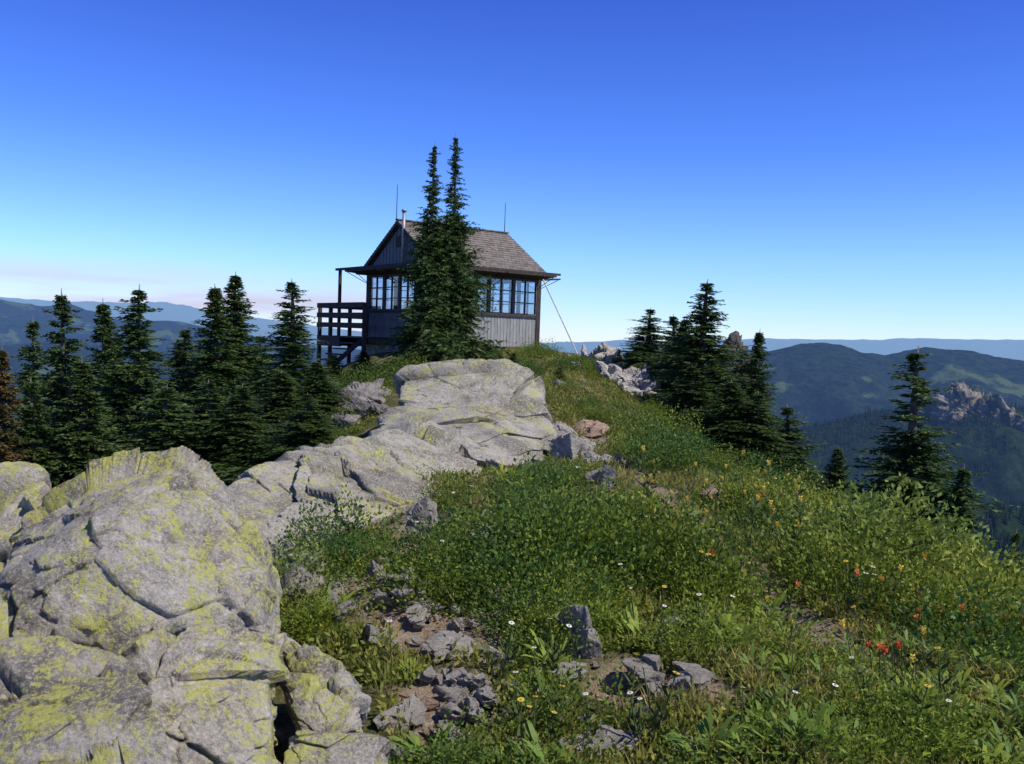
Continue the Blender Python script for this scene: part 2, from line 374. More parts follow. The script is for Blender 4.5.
hull_rock('rock_outcrop', 'low grey rock between the steep block and the long slab', [(276,566,6.0),(300,548,6.2),(330,540,6.4),(338,552,6.1),(328,572,5.7),(300,592,5.4),(280,592,5.4),(300,650,5.8),(330,620,6.0),(300,560,6.9)], M['midrock'], 6, .6, 16, 40)
hull_rock('rock_outcrop', 'dark rock between the small firs and the big tilted block', [(335,395,17),(355,384,17.5),(385,388,17.5),(392,415,16),(350,425,15.5),(330,420,16),(360,395,19),(340,480,17),(390,480,17)], M['darkrock'], 6, .7, 8)
hull_rock('rock_pinnacle', 'jagged dark crag standing among the firs on the right', [(722,350,30),(731,337,30),(739,339,30),(752,372,29.5),(762,420,29),(705,420,29),(715,380,29.5),(733,345,32),(760,480,31),(700,480,31)], M['blackrock'], 6, .7, 9, a1=1.2, a2=.9)
hull_rock('rock_outcrop', 'small pale crag by the ridge edge right of the cabin', [(594,356,26),(604,343,26),(614,349,26),(622,366,25.5),(592,368,25.5),(605,352,27.5),(590,385,26),(625,385,26)], M['stone'], 6, .5, 10, a1=.9, a2=.7)
hull_rock('rock_outcrop', 'low broken rocks between the pale crag and the firs', [(622,376,23.5),(636,371,23.5),(650,380,23),(652,392,22.5),(625,390,22.5),(640,378,25),(620,410,23),(655,410,23)], M['stone'], 6, .5, 11, a1=.9, a2=.7)
STV = []
for s in range(10):
    rg = np.random.default_rng(150+s); q = unit(rg.normal(size=(10, 3)))*rg.uniform(.8, 1.08, (10, 1))
    q = np.concatenate([q, [[0, 0, -.8], [.5, 0, -.5], [-.4, .4, -.5], [-.3, -.5, -.5]]])
    V, Fc = shape_rock(q, np.array([1., 1., 1.]), 5, 1.5, s+20, 80, .3, .14, .08, .03, fine=.02); STV.append(mesh_np('rock', V, Fc, False))
smats = {}
def stone(name, label, loc, sx, sy, sz, mat, cat_='rock', group=None, rot=None, v=None):
    v = random.randrange(10) if v is None else v; key = (v, mat.name)
    if key not in smats:
        me = STV[v].copy(); me.materials.append(mat); smats[key] = me
    o = link(name, smats[key], None, None, loc); o.scale = (sx, sy, sz)
    o.rotation_euler = rot or (random.uniform(-.4, .4), random.uniform(-.4, .4), random.uniform(0, 6.3))
    return tag(o, label, cat_, group)
NR = [(366,500,60,50,'stone','pointed grey rock standing at the foot of the long slab'),
 (424,545,46,48,'stone','upright grey rock in the green shrubs below the outcrop'),
 (482,556,34,28,'stone','squat grey rock right of the upright one in the shrubs'),
 (296,606,40,46,'stone','grey rock wedged next to the steep lichened block'),
 (402,592,30,22,'stone','small angular rock on the dirt above the pale stones'),
 (376,588,34,30,'stone','grey rock at the top of the bare dirt patch'),
 (582,662,60,58,'stone','tall rough grey rock among foreground shrubs near bottom centre'),
 (645,688,48,34,'stone','grey rock just right of the tall rough foreground rock'),
 (446,662,56,28,'palestone','nearly white flat stone on the dirt'),
 (402,735,44,44,'palestone','pale broken stone at the edge of the low lichened rock'),
 (372,655,36,26,'stone','small rock above the low lichened rock'),
 (604,778,74,44,'stone','grey stone at the bottom edge of the picture'),
 (694,692,50,20,'stone','flat stone at the side of the lower dirt path'),
 (785,702,26,18,'stone','small round grey stone on the bare dirt at right'),
 (708,506,40,24,'rust','tan rock beside the upper path'),
 (606,492,44,30,'stone','grey rock in a row below the outcrop, the lowest'),
 (574,468,56,34,'stone','dark edged rock touching the foot of the outcrop'),
 (588,438,40,18,'rust','orange brown rock on the upper path'),
 (561,452,34,26,'stone','small rock against the right end of the outcrop'),
 (624,470,34,16,'stone','flat grey rock above the path bend'),
 (530,548,38,26,'palestone','pale rock in the middle of the green shrubs'),
 (345,625,26,18,'stone','small stone on dirt near the steep block'),
 (416,628,30,16,'palestone','small pale stone on the dirt near the white one'),
 (460,692,34,20,'palestone','light stone on the dirt below the white flat one'),
 (500,612,34,26,'stone','stone half hidden in low green plants'),
 (820,492,26,16,'stone','grey rock on the ridge edge right of the firs'),
 (795,482,20,14,'stone','small rock on the ridge edge next to the firs'),
 (738,498,26,16,'stone','low rock between the path and the ridge edge'),
 (560,392,16,12,'stone','small rock on the slope behind the outcrop'),
 (584,362,12,16,'palestone','white stone near the wire anchor'),
 (500,674,36,26,'palestone','pale angular stone beside the lower dirt patch'),
 (598,472,34,20,'stone','middle rock in the row below the outcrop'),
 (632,402,22,14,'palestone','pale rock at the top of the grassy slope'),
 (612,384,22,14,'stone','rock on the slope below the small pale crag'),
 (575,372,16,10,'palestone','little pale rock left of the small pale crag'),
 (650,402,20,14,'stone','rock at the feet of the leftmost firs in the right clump'),
 (848,512,24,14,'stone','grey rock among the yellow green shrubs'),
 (405,470,30,16,'stone','loose block lying on the long slab')]
ROCKW = []
for px, py, w, h, mt, lb in NR:
    g = G(px, py-3)
    if not g: continue
    s = g.y/FPX; ROCKW.append((g.x, g.y, w*s*.5))
    stone('rock', lb, (g.x, g.y+w*s*.3, g.z+h*s*.30), w*s*.56, w*s*.5, h*s*.62, M[mt], rot=(random.uniform(-.25, .25), random.uniform(-.25, .25), random.uniform(0, 6.3)))
for k in range(34):
    a, b = random.uniform(588, 662), 0; b = 360+(a-588)*.42+random.uniform(-4, 16); g = G(a, b)
    if not g: continue
    w = random.uniform(.10, .32)
    stone('rock', 'jagged grey rubble rock along the ridge edge between cabin and right firs', (g.x, g.y, g.z+w*.4), w, w*.8, w*random.uniform(.7, 1.3), M[random.choice(['stone', 'palestone'])], 'rock', 'rubble along the ridge edge right of the cabin')
for k in range(16):
    a, b = random.uniform(325, 400), random.uniform(365, 425); pt = P(a, b, random.uniform(15.5, 20)); z = float(H(pt.x, pt.y)[0]); w = random.uniform(.15, .45)
    stone('rock', 'rough dark grey rock on the shrubby slope left of the big tilted block', (pt.x, pt.y, z+w*.3), w, w*.9, w*.8, M['darkrock'], 'rock', 'rocks on the shrubby slope below the cabin deck')
# ------------------------------------------------------------------ vegetation
VEG = [(395,764),(380,690),(300,650),(270,600),(300,560),(380,500),(390,474),(550,472),(562,420),(520,372),(600,362),(645,385),(665,430),(690,465),(745,470),(800,480),(1100,600),(1100,830),(395,830)]
VEGB = [(215,490),(320,398),(335,350),(640,350),(600,375),(530,372),(470,360),(396,380),(375,425),(225,490),(300,600),(250,560)]
def scatter(n, seed, y0=2.6, y1=27, dirt=.05, poly=VEG):
    rg = np.random.default_rng(seed); u = rg.random(n*8)
    Y = y0*(y1/y0)**u; X = Y*rg.uniform(-.62, .66, n*8); Z = H(X, Y)
    p = np.stack([X, Y, Z], 1); px, py = project(p)
    ok = inpoly(px, py, poly) & (path_d(X, Y) > dirt)
    p = p[ok][:n]; return p, px[ok][:n], py[ok][:n]
M['fir'] = leaf_mat('fir_needles', (.026, .062, .015), (.105, .150, .036), (.038, .078, .018), .25, 1.2)
M['firdry'] = leaf_mat('dry_needles', (.06, .04, .015), (.16, .11, .03), (.05, .07, .02), .15, 1.2)
M['bark'] = simple('bark', (.05, .04, .032), (.15, .13, .11), 12, .9, .6, .01, stretch=(1, 1, .25))
M['shrub'] = leaf_mat('shrub_leaves', (.075, .13, .015), (.21, .27, .035), None, .4, 1.3, objvar=.5)
M['willow'] = leaf_mat('willow_leaves', (.16, .22, .028), (.34, .37, .06), None, .4, 2., objvar=.3)
M['aster'] = leaf_mat('broad_leaves', (.13, .205, .025), (.28, .36, .05), None, .4, objvar=.3)
M['grass'] = leaf_mat('grass_blades', (.22, .21, .04), (.54, .45, .16), (.13, .17, .03), .4, .9)
M['cover'] = leaf_mat('cover_leaves', (.10, .15, .02), (.28, .29, .05), (.32, .26, .07), .35, 1.1)
M['stem'] = simple('green_stem', (.05, .08, .02), (.09, .11, .03), 10)
M['twig'] = simple('brown_twig', (.08, .055, .035), (.14, .10, .07), 10)
def flat(name, c, tr=.3): return leaf_mat(name, c, tuple(min(1, x*1.25) for x in c), None, tr)
M['red'] = flat('red_bract', (.55, .09, .03)); M['orange'] = flat('orange_bract', (.65, .22, .05))
M['yellow'] = flat('yellow_petal', (.66, .50, .08)); M['white'] = flat('white_petal', (.78, .78, .76)); M['gold'] = flat('gold_eye', (.5, .3, .02))

def conifer_mesh(h, r, seed, dens=1., sparse_top=0., z0=.0, lean=0., thin=.55, pw=1.):
    rg = np.random.default_rng(seed); nb = int(155*h*dens)
    fz = z0+(1-z0)*rg.random(nb)**1.25; fz = np.clip(fz, 0, .99)
    prof = (1-fz)**(pw+.35*sparse_top)
    phi = rg.uniform(0, 2*np.pi, nb)
    wh = vnoise(np.stack([fz*15+seed, np.cos(phi)*1.3, np.sin(phi)*1.3], 1))
    L = r*prof*rg.uniform(.5, 1.15, nb)*(1+.6*wh)+.018
    if sparse_top:
        top = fz > (1-sparse_top); keep = ~top | ((rg.random(nb) < thin) & (vnoise(np.stack([fz*40, phi*.8, fz*0+seed], 1)) > -.6)); fz, phi, L = fz[keep], phi[keep], L[keep]; nb = len(fz)
        L = L+np.where((fz > 1-sparse_top) & (fz < .96) & (rg.random(nb) < .3), .12, 0)
    d = np.stack([np.cos(phi), np.sin(phi), np.zeros(nb)], 1); lat = np.stack([-d[:, 1], d[:, 0], np.zeros(nb)], 1)
    rise = rg.uniform(-.15, .25, nb)+.5*fz; droop = rg.uniform(.15, .5, nb)
    parts = []; ns = 11
    for k in range(ns):
        s = (k+rg.random(nb))/ns; s = .08+.92*s
        z = fz*h+L*(rise*s-droop*s*s)
        b = d*(s*L)[:, None]; b[:, 2] = z
        for sg in (-1, 1):
            l2 = np.maximum(.40*L*(1.05-s), .03)*rg.uniform(.6, 1.2, nb)+.02
            dd = d*rg.uniform(.35, .9, nb)[:, None]+lat*sg*rg.uniform(.5, 1., nb)[:, None]; dd[:, 2] += rg.uniform(-.45, .35, nb)
            parts.append(leaves(b+rg.normal(size=(nb, 3))*.015, dd, l2, .018+.15*l2, rg, .15))
        dd = d+rg.normal(size=(nb, 3))*.35; parts.append(leaves(b, dd, .03+.12*L*rg.random(nb), .02, rg, .1))
    n = 30; z = h*(1-.10*rg.random(n)); ph = rg.uniform(0, 6.28, n)
    parts.append(leaves(np.stack([0*z, 0*z, z], 1), np.stack([np.cos(ph), np.sin(ph), rg.uniform(.8, 2.5, n)], 1), .03+.10*(h-z), .010, rg))
    V, Fc = cat(parts)
    V[:, 0] += lean*np.sin(V[:, 2]/h*2.6)*.12
    tr = MB(); zs = [-.4, .0, .3*h, .6*h, .85*h, h*1.02]; rs = [.030*h**.9*.75, .024*h**.9*.8, .016*h**.9, .010*h**.9, .005*h, .003]
    tr.tube([(lean*math.sin(z/h*2.6)*.12, 0, z) for z in zs], rs, 8)
    return mesh_np('crown', V, Fc), tr.mesh('trunk', True)
cvars = [conifer_mesh(5, 1., 100+i, 1., (0, .15, .25)[i % 3], .0, (-1)**i*.6) for i in range(7)]
for a, b in cvars: a.materials.append(M['fir']); b.materials.append(M['bark'])
mesh_h = 5.9
def place_conifer(name, label, px, py, Y, r, var=None, group='fir trees along the ridge', dry=False, mesh=None):
    tp = P(px, py, Y); zb = float(H(tp.x, Y)[0]); h = tp.z-zb
    root = empty(name, (tp.x, Y, zb-.03), random.uniform(0, 6.28)); tag(root, label, 'tree', group)
    a, b = mesh or cvars[(var if var is not None else random.randrange(7))]
    hh = 5 if mesh is None else mesh_h
    c = link('crown', a, None, root); t_ = link('trunk', b, None, root)
    for o in (c, t_): o.scale = (r, r, h/hh)
    if dry:
        me = a.copy(); me.materials.clear(); me.materials.append(M['firdry']); c.data = me
    return root
TR = [(2,348,14.5,1.2,'reddish brown sparse fir at the left picture edge'),
 (32,320,27,2.4,'fir partly hidden behind the leftmost tall dark fir'),
 (58,293,21,2.0,'leftmost tall dark fir behind the boulders'),
 (100,302,20,1.8,'dark fir between the leftmost tall one and the broad one'),
 (141,288,18,2.0,'broad dark fir rising directly behind the largest lichen boulder'),
 (176,340,25,2.4,'short fir between the broad dark fir and the pair of tall firs'),
 (212,286,20,1.8,'left one of the pair of tall firs left of the cabin'),
 (236,274,21,1.9,'right and tallest one of the pair of tall firs left of the cabin'),
 (262,335,24,2.1,'short fir in the gap right of the tall pair'),
 (289,280,18,1.5,'narrow tall fir nearest the cabin deck on the left'),
 (314,360,16.5,1.2,'small fir just below the cabin deck'),
 (245,385,14,1.4,'low fir right behind the long grey slab'),
 (205,380,14.5,1.5,'low fir behind the largest boulder, right side'),
 (80,360,15.5,1.8,'low fir filling the gap above the left of the largest boulder'),
 (120,336,26,2.6,'fir seen through the gap left of the broad dark fir'),
 (28,380,15,1.6,'low fir above the boulder at the left picture edge'),
 (170,385,14,1.6,'low dense fir right above the peak of the largest boulder'),
 (280,370,16,1.5,'low fir beneath the narrow tall fir'),
 (188,328,22,1.9,'mid sized fir left of the pair of tall firs'),
 (306,392,13.8,1.0,'low fir at the upper end of the long slab, nearest the dark rock'),
 (335,354,26,1.2,'low fir in front of the deck posts, left one'),
 (362,350,25.5,1.0,'low fir in front of the deck posts, right one'),
 (652,308,25,1.8,'leftmost fir of the clump right of the cabin'),
 (672,315,26,1.8,'second fir from the left in the right clump'),
 (689,319,23,1.8,'third fir from the left in the right clump'),
 (710,281,19.5,2.0,'tallest fir of the clump right of the cabin'),
 (742,348,20.5,1.5,'fir in front of the jagged dark crag'),
 (762,331,20,1.3,'slim fir with bare tip at the right end of the clump'),
 (637,348,27,1.3,'short fir at the left foot of the right clump'),
 (784,405,17.5,1.7,'low fir at the far right foot of the clump'),
 (690,365,18.5,1.5,'low bushy fir in front of the tallest one in the right clump'),
 (730,380,17.5,1.7,'low bushy fir at the front right of the right clump'),
 (758,392,17.2,1.6,'low fir between the clump and its last small fir'),
 (920,350,13.5,2.0,'lone dark fir standing against the far ridge on the right'),
 (965,466,12.5,1.1,'small fir just right of the lone dark fir'),
 (838,446,15,1.0,'small dark fir tip left of the lone dark fir'),
 (1017,530,11,.7,'little fir at the right picture edge'),
 (561,366,20,.5,'tiny fir on the slope beside the big tilted outcrop'),
 (515,352,23,.45,'tiny fir near the cabin foundation')]
for i, (px, py, Y, r, lb) in enumerate(TR): place_conifer('fir_tree', lb, px, py, Y, r, i % 7, dry=(i == 0))
for px, py, sd, lb, Y in ((436,144,301,'left spire of the two tall firs standing in front of the cabin',25.0),(455,136,302,'right and taller spire of the two firs standing in front of the cabin',25.3)):
    a, b = conifer_mesh(5.9, 1.5, sd, 1.5, .36, .0, .5, .5, 1.15); a.materials.append(M['fir']); b.materials.append(M['bark'])
    place_conifer('fir_tree', lb, px, py, Y, 1., mesh=(a, b), group='two firs in front of the cabin')

def shrub_mesh(seed, n, lw, ll, h=.5):
    rg = np.random.default_rng(seed); d = unit(rg.normal(size=(n, 3))); d[:, 2] = np.abs(d[:, 2])
    lob = 1+.6*vnoise(d*2.2+seed*5.1)+.4*vnoise(d*5+seed)
    rr_ = (rg.random(n)**.4)*lob; p = d*rr_[:, None]*np.array([.5, .5, h])
    dd = d*.8+rg.normal(size=(n, 3))*.6+np.array([0, 0, .5])
    return leaves(p, dd, ll*rg.uniform(.6, 1.3, n), lw*rg.uniform(.7, 1.3, n), rg)
def stems_mb(seed, n, h, rad_=.4, th=.006):
    rg = random.Random(seed); mb = MB()
    for k in range(n):
        a = rg.uniform(0, 6.28); r = rg.uniform(.2, 1)*rad_
        mb.tube([(0.03*math.cos(a), .03*math.sin(a), -.05), (r*.5*math.cos(a), r*.5*math.sin(a), h*.5), (r*math.cos(a), r*math.sin(a), h*rg.uniform(.7, .95))], [th, th*.8, th*.4], 5)
    return mb
low = []
for i in range(7):
    V, Fc = shrub_mesh(400+i, 2700, .019, .034, .46); me = mesh_np('low_shrub', V, Fc); me.materials.append(M['shrub']); low.append(me)
wil = []
for i in range(4):
    V, Fc = shrub_mesh(420+i, 5000, .021, .050, .60); me = mesh_np('foliage', V, Fc); me.materials.append(M['willow'])
    st = stems_mb(i, 16, .45, .42).mesh('stems'); st.materials.append(M['twig']); wil.append((me, st))
def rosette(seed, n, L, W, up):
    rg = np.random.default_rng(seed); ph = rg.uniform(0, 6.28, n); hb = rg.random(n)*up
    rr2 = rg.random(n)*.10
    b = np.stack([np.cos(ph)*rr2, np.sin(ph)*rr2, hb], 1); tl = rg.uniform(.35, 1.3, n)
    d = unit(np.stack([np.cos(ph), np.sin(ph), tl], 1)); l_ = L*rg.uniform(.6, 1.2, n)
    side = unit(np.cross(d, np.array([[0, 0, 1.]]))); W_2 = W*rg.uniform(.7, 1.2, n)
    m1 = b+d*l_[:, None]*.35; m2 = b+d*l_[:, None]*.7; m2[:, 2] -= .06*l_; tip = b+d*l_[:, None]; tip[:, 2] -= .22*l_
    V = np.stack([b, m1+side*W_2[:, None]*.5, m1-side*W_2[:, None]*.5, m2+side*W_2[:, None]*.38, m2-side*W_2[:, None]*.38, tip], 1).reshape(-1, 3)
    k = np.arange(n)[:, None]*6
    Fc = np.concatenate([k+np.array([[0, 1, 2, 2]]), k+np.array([[1, 3, 4, 2]]), k+np.array([[3, 5, 4, 4]])])
    return V, Fc
def mesh_poly(name, V, Fc):
    me = bpy.data.meshes.new(name); me.from_pydata(V.tolist(), [], [tuple(dict.fromkeys(f)) for f in Fc.tolist()]); return me
ast = []
for i in range(5):
    V, Fc = rosette(440+i, 44, .12, .022, .15); me = mesh_poly('leafy_plant', V, Fc); me.materials.append(M['aster']); ast.append(me)
def free_of_rock(x, y, k=1.1):
    for a, b, c in ROCKW:
        if (x-a)**2+(y-b)**2 < (c*k)**2 or ((x-a)**2 < c*c and -.7 < y-b < 0): return False
    return True
p, px, py = scatter(330, 5, 2.9, 14, .14); p2, px2, py2 = scatter(190, 6, 10, 28, .14)
p = np.concatenate([p, p2]); px = np.concatenate([px, px2]); py = np.concatenate([py, py2])
cnt = 0
for (x, y, z), a, b in zip(p, px, py):
    wgt = 1. if a < 720 else .45
    if b > 600 and a > 700: wgt = .3
    if random.random() > wgt or not free_of_rock(x, y, 1.4) or cnt > 295: continue
    s = random.uniform(.4, 1.2)*(1 if y > 5 else .65)
    if a < 600 and b < 505: s *= .6
    o = link('low_shrub', random.choice(low), None, None, (x, y, z-.03)); o.scale = (s, s, s*random.uniform(.6, 1.05)); o.rotation_euler = (0, 0, random.uniform(0, 6.3))
    tag(o, 'low dense green shrub with tiny leaves on the ridge slope', 'shrub', 'low green shrubs covering the ridge'); cnt += 1
p, px, py = scatter(110, 25, 6, 27, .1, VEGB)
for (x, y, z) in p:
    s = random.uniform(.5, 1.2)*(1 if y > 12 else .6)
    o = link('low_shrub', random.choice(low), None, None, (x, y, z-.05)); o.scale = (s, s, s*random.uniform(.5, .9)); o.rotation_euler = (0, 0, random.uniform(0, 6.3))
    tag(o, 'green shrub on the slope behind the rock slabs below the cabin', 'shrub', 'shrubs between the rock slabs and the cabin')
WL = [(795,545,.9),(832,552,1.15),(868,566,1.25),(905,582,1.25),(940,602,1.2),(966,622,1.1),(990,645,.9),(765,528,.7),(890,606,.8),(850,590,.7),(950,636,.7),(812,522,1.),(748,507,.6),(722,497,.5),(862,540,1.1),(905,555,1.1),(935,572,1.05),(965,592,1.)]
for px_, py_, s in WL:
    g = G(px_, py_)
    if not g: continue
    r_ = empty('willow_shrub', (g.x, g.y, g.z-.05), random.uniform(0, 6.3)); r_.scale = (s*1.1, s*1.1, s*.78)
    a, b = random.choice(wil); link('foliage', a, None, r_); link('stems', b, None, r_)
    tag(r_, 'yellow green bushy shrub at the right edge of the ridge', 'shrub', 'yellow green shrubs in a thicket at the right ridge edge')
p, px, py = scatter(680, 9, 2.7, 9, .06); ca = 0
for (x, y, z), a, b in zip(p, px, py):
    wgt = .9 if (a > 690 and b > 590) else (.35 if b > 560 else .12)
    if random.random() > wgt or not free_of_rock(x, y, 1.) or ca >= 295 or a > 1040 or b > 790: continue
    ca += 1; s = random.uniform(.55, 1.15)
    o = link('leafy_plant', random.choice(ast), None, None, (x, y, z-.02)); o.scale = (s,)*3; o.rotation_euler = (random.uniform(-.3, .3), random.uniform(-.3, .3), random.uniform(0, 6.3))
    tag(o, 'bright green plant with narrow upright leaves', 'plant', 'leafy meadow plants in the foreground')
rg = np.random.default_rng(5)
p, px, py = scatter(22000, 13, 2.6, 27, .05); pB, _, _ = scatter(7000, 14, 6, 27, .0, VEGB); pC, _, _ = scatter(8000, 17, 10, 28, .05)
p = p[fb2(p[:, 0]*2.5, p[:, 1]*2.5, 4, .5, 4.) > -.08]; p = np.concatenate([p, pB, pC])
k = 7; B = np.repeat(p, k, 0)+rg.normal(size=(len(p)*k, 3))*np.array([.035, .035, 0])*(1+.05*np.repeat(p[:, 1:2], k, 0)); B[:, 2] += rg.random(len(B))*.06
V, Fc = leaves(B, rg.normal(size=B.shape)*.7+np.array([0, 0, .8]), .03*rg.uniform(.6, 1.5, len(B))*(1+.06*B[:, 1]), .013*(1+.06*B[:, 1]), rg)
tag(link('ground_cover', mesh_np('ground_cover', V, Fc), M['cover']), 'mat of tiny leaved green plants over the ridge slope', 'ground cover', kind='stuff')
p, px, py = scatter(17000, 15, 2.6, 27, .04)
keep = rg.random(len(p)) < np.where(px > 620, .8, np.where(py < 470, .7, .2))*np.where(fb2(p[:, 0]*1.6, p[:, 1]*1.6, 3) > .0, 1, .12)
p = p[keep]; k = 8; B = np.repeat(p, k, 0)+rg.normal(size=(len(p)*k, 3))*np.array([.02, .02, 0]); n = len(B)
d = rg.normal(size=(n, 3))*.4; d[:, 2] = 1
V, Fc = leaves(B, d, rg.uniform(.05, .18, n)*(1+.02*B[:, 1]), .0048*(1+.06*B[:, 1]), rg, .15)
tag(link('grass', mesh_np('grass', V, Fc), M['grass']), 'green and straw coloured mountain grass on the ridge', 'grass', kind='stuff')

# flowers
def flower(kind):
    r_ = empty(kind[0], (0, 0, 0)); nm, h, mat, ty = kind
    MB().tube([(0, 0, -.02), (.01, .005, h*.5), (.0, .01, h)], [.003, .0025, .002], 5).build('stem', M['stem'], r_)
    rg = np.random.default_rng(len(nm)*7); n = 10
    ph = rg.uniform(0, 6.28, n); b = np.stack([0*ph, 0*ph, rg.uniform(.1, .8, n)*h], 1)
    V, Fc = leaves(b, np.stack([np.cos(ph), np.sin(ph), .9+0*ph], 1), .06, .012, rg); link('foliage', mesh_np('foliage', V, Fc), M['stem'], r_)
    if ty == 'spike':
        n = 26; ph = rg.uniform(0, 6.28, n); z = h-.025+rg.random(n)*.028
        V, Fc = leaves(np.stack([0*z, 0*z, z], 1), np.stack([np.cos(ph), np.sin(ph), .7+0*z], 1), .016, .007, rg)
        link('bloom', mesh_np('bloom', V, Fc), mat, r_)
    else:
        n = 14; ph = np.arange(n)*6.283/n; up = np.tile(np.array([[0, 0, 1.]]), (n, 1))
        V, Fc = leaves(np.tile(np.array([[0, .01, h]]), (n, 1)), np.stack([np.cos(ph), np.sin(ph), .15+0*ph], 1), .013, .0065, rg, 0, up*3)
        link('petals', mesh_np('petals', V, Fc), mat, r_)
        MB().tube([(0, .01, h-.002), (0, .01, h+.004)], .0038, 8).build('flower_eye', M['gold'], r_)
    return r_
KF = {'red': ('paintbrush_flower', .25, M['red'], 'spike'), 'orange': ('paintbrush_flower', .26, M['orange'], 'spike'),
      'yellow': ('goldenrod_flower', .29, M['yellow'], 'spike'), 'white': ('daisy_flower', .25, M['white'], 'disc'), 'ydaisy': ('arnica_flower', .24, M['yellow'], 'disc')}
LBF = {'red': 'red paintbrush flower among the green meadow plants', 'orange': 'orange paintbrush flower among the green meadow plants',
 'yellow': 'yellow flower spike in the ridge grass', 'white': 'small white daisy in low greenery', 'ydaisy': 'small yellow daisy like flower near the ground'}
rf_ = random.Random(21)
FL = {'red': [(878,690),(899,697),(757,496),(983,640),(935,634),(805,606),(940,676),(1010,656),(888,712),(950,640),(915,640),(1000,655),(700,590),(870,680),(640,560)],
 'orange': [(780,628),(805,612),(868,604),(850,600),(902,656),(960,690),(760,560),(790,580),(1005,700),(745,530),(840,612),(872,700),(920,600),(970,660),(820,640),(740,600)],
 'yellow': [(880,618),(765,545),(640,520),(820,560),(776,640),(860,700),(1000,640),(800,560),(648,476),(780,660),(690,560),(750,600),(845,600),(785,600),(900,720),(930,700)]+[(rf_.uniform(640,800), rf_.uniform(480,570)) for _ in range(44)],
 'white': [(392,668),(560,552),(440,600),(600,670),(500,670),(530,690),(560,620),(622,600),(515,730),(735,750),(655,740),(580,500),(470,720),(545,640)]+[(rf_.uniform(400,1000), rf_.uniform(490,750)) for _ in range(70)],
 'ydaisy': [(520,752),(533,748),(516,760),(640,556),(710,600),(545,756),(700,640),(905,640)]+[(rf_.uniform(500,1000), rf_.uniform(560,750)) for _ in range(18)]}
for kd, lst in FL.items():
    proto = None
    for (a, b) in lst:
        g = G(a, b+12)
        if not g or path_d(np.array([g.x]), np.array([g.y]))[0] < .04: continue
        if proto is None: o = proto = flower(KF[kd])
        else: o = copy_tree(proto)
        s = random.uniform(.75, 1.15)*(1+.05*g.y); o.location = (g.x, g.y, g.z); o.scale = (s,)*3; o.rotation_euler = (random.uniform(-.3, .3), random.uniform(-.3, .3), random.uniform(0, 6.3))
        tag(o, LBF[kd], 'flower', {'red': 'red flowers', 'orange': 'orange flowers', 'yellow': 'yellow flower spikes', 'white': 'white daisies', 'ydaisy': 'yellow daisies'}[kd]+' on the ridge')
rg = np.random.default_rng(77); c_ = 0
while c_ < 150:
    s_ = segs[rg.integers(len(segs))]; t_ = rg.random(); x = s_[0]+(s_[2]-s_[0])*t_+rg.normal()*.2; y = s_[1]+(s_[3]-s_[1])*t_+rg.normal()*.2
    w = .014+.05*rg.random()**2; z = float(H(x, y)[0])
    stone('stone', 'small loose stone lying on the bare path dirt', (x, y, z-.04+w*.4), w, w*.8, w*.5, M[['stone', 'palestone', 'rust'][rg.integers(3)]], 'stone', 'small loose stones on the dirt paths'); c_ += 1
c_ = 0
while c_ < 260:
    a = rg.uniform(285, 700); b = rg.uniform(482, 762)
    if (b > 640 and a < 390) or (a > 560 and rg.random() < .5): continue
    g = G(a, b); c_ += 1
    if not g: continue
    w = (.02+.085*rg.random()**2)
    stone('stone', 'broken grey stone embedded among the plants below the rock slabs', (g.x, g.y, g.z-.02+w*.4), w, w*.8, w*.65, M[['stone', 'palestone', 'palestone'][rg.integers(3)]], 'stone', 'rubble between the rock slabs and the plants')

# ------------------------------------------------------------------ mountains
def ridge(name, crest, D, depth, drop, amp, lam, mat, seed, px0=-900, px1=1900, n=900, rows=60, jag=.0):
    px = np.linspace(px0, px1, n); cx, cy = zip(*crest); py = np.interp(px, cx, cy)
    ww = np.array([tuple(P(a, b, D)) for a, b in zip(px, py)])
    ss = np.concatenate([np.linspace(-.35, 0, 9)[:-1], np.linspace(0, 1, rows)**1.25]); Vs = []
    for s in ss:
        Y = D-depth*s+0*px; x = ww[:, 0]*(1-.25*s*depth/D)
        q = np.abs(fb2(x/lam, Y/lam, 6, .55, seed)); q2 = fb2(x/lam*.4, Y/lam*.4, 4, .5, seed+9)
        e = min(1., abs(s)*4)
        z = ww[:, 2]-drop*abs(s)**.9*(1.6 if s < 0 else 1)-amp*e*(2.2*q-.6)+amp*e*.8*q2+jag*fb2(x/lam*6, Y/lam*6, 4, .6, seed+3)
        Vs.append(np.stack([x, Y, z], 1))
    m_ = len(ss); V = np.concatenate(Vs); i, j = np.meshgrid(np.arange(m_-1), np.arange(n-1), indexing='ij')
    Fc = np.stack([i*n+j, (i+1)*n+j, (i+1)*n+j+1, i*n+j+1], 2).reshape(-1, 4)
    tag(link(name, mesh_np(name, V, Fc, True), mat), kind='structure'); return V.reshape(m_, n, 3)
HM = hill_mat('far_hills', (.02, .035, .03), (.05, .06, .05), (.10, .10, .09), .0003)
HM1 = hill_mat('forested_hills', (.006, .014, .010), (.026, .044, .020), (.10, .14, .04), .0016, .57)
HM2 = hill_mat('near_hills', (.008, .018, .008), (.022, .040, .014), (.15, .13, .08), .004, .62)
ridge('hills', [(-900,330),(-200,305),(0,297),(60,301),(120,303),(180,306),(250,317),(300,324),(345,330),(540,343),(600,342),(620,340),(700,341),(760,338),(850,340),(930,338),(1024,340),(1900,370)], 32000, 9000, 1500, 500, 4000, HM, 1, jag=60)
ridge('hills', [(-900,320),(-100,300),(0,299),(40,306),(70,304),(110,318),(180,322),(220,330),(300,345),(400,352),(1900,420)], 9500, 3500, 900, 260, 1300, HM1, 2, jag=30)
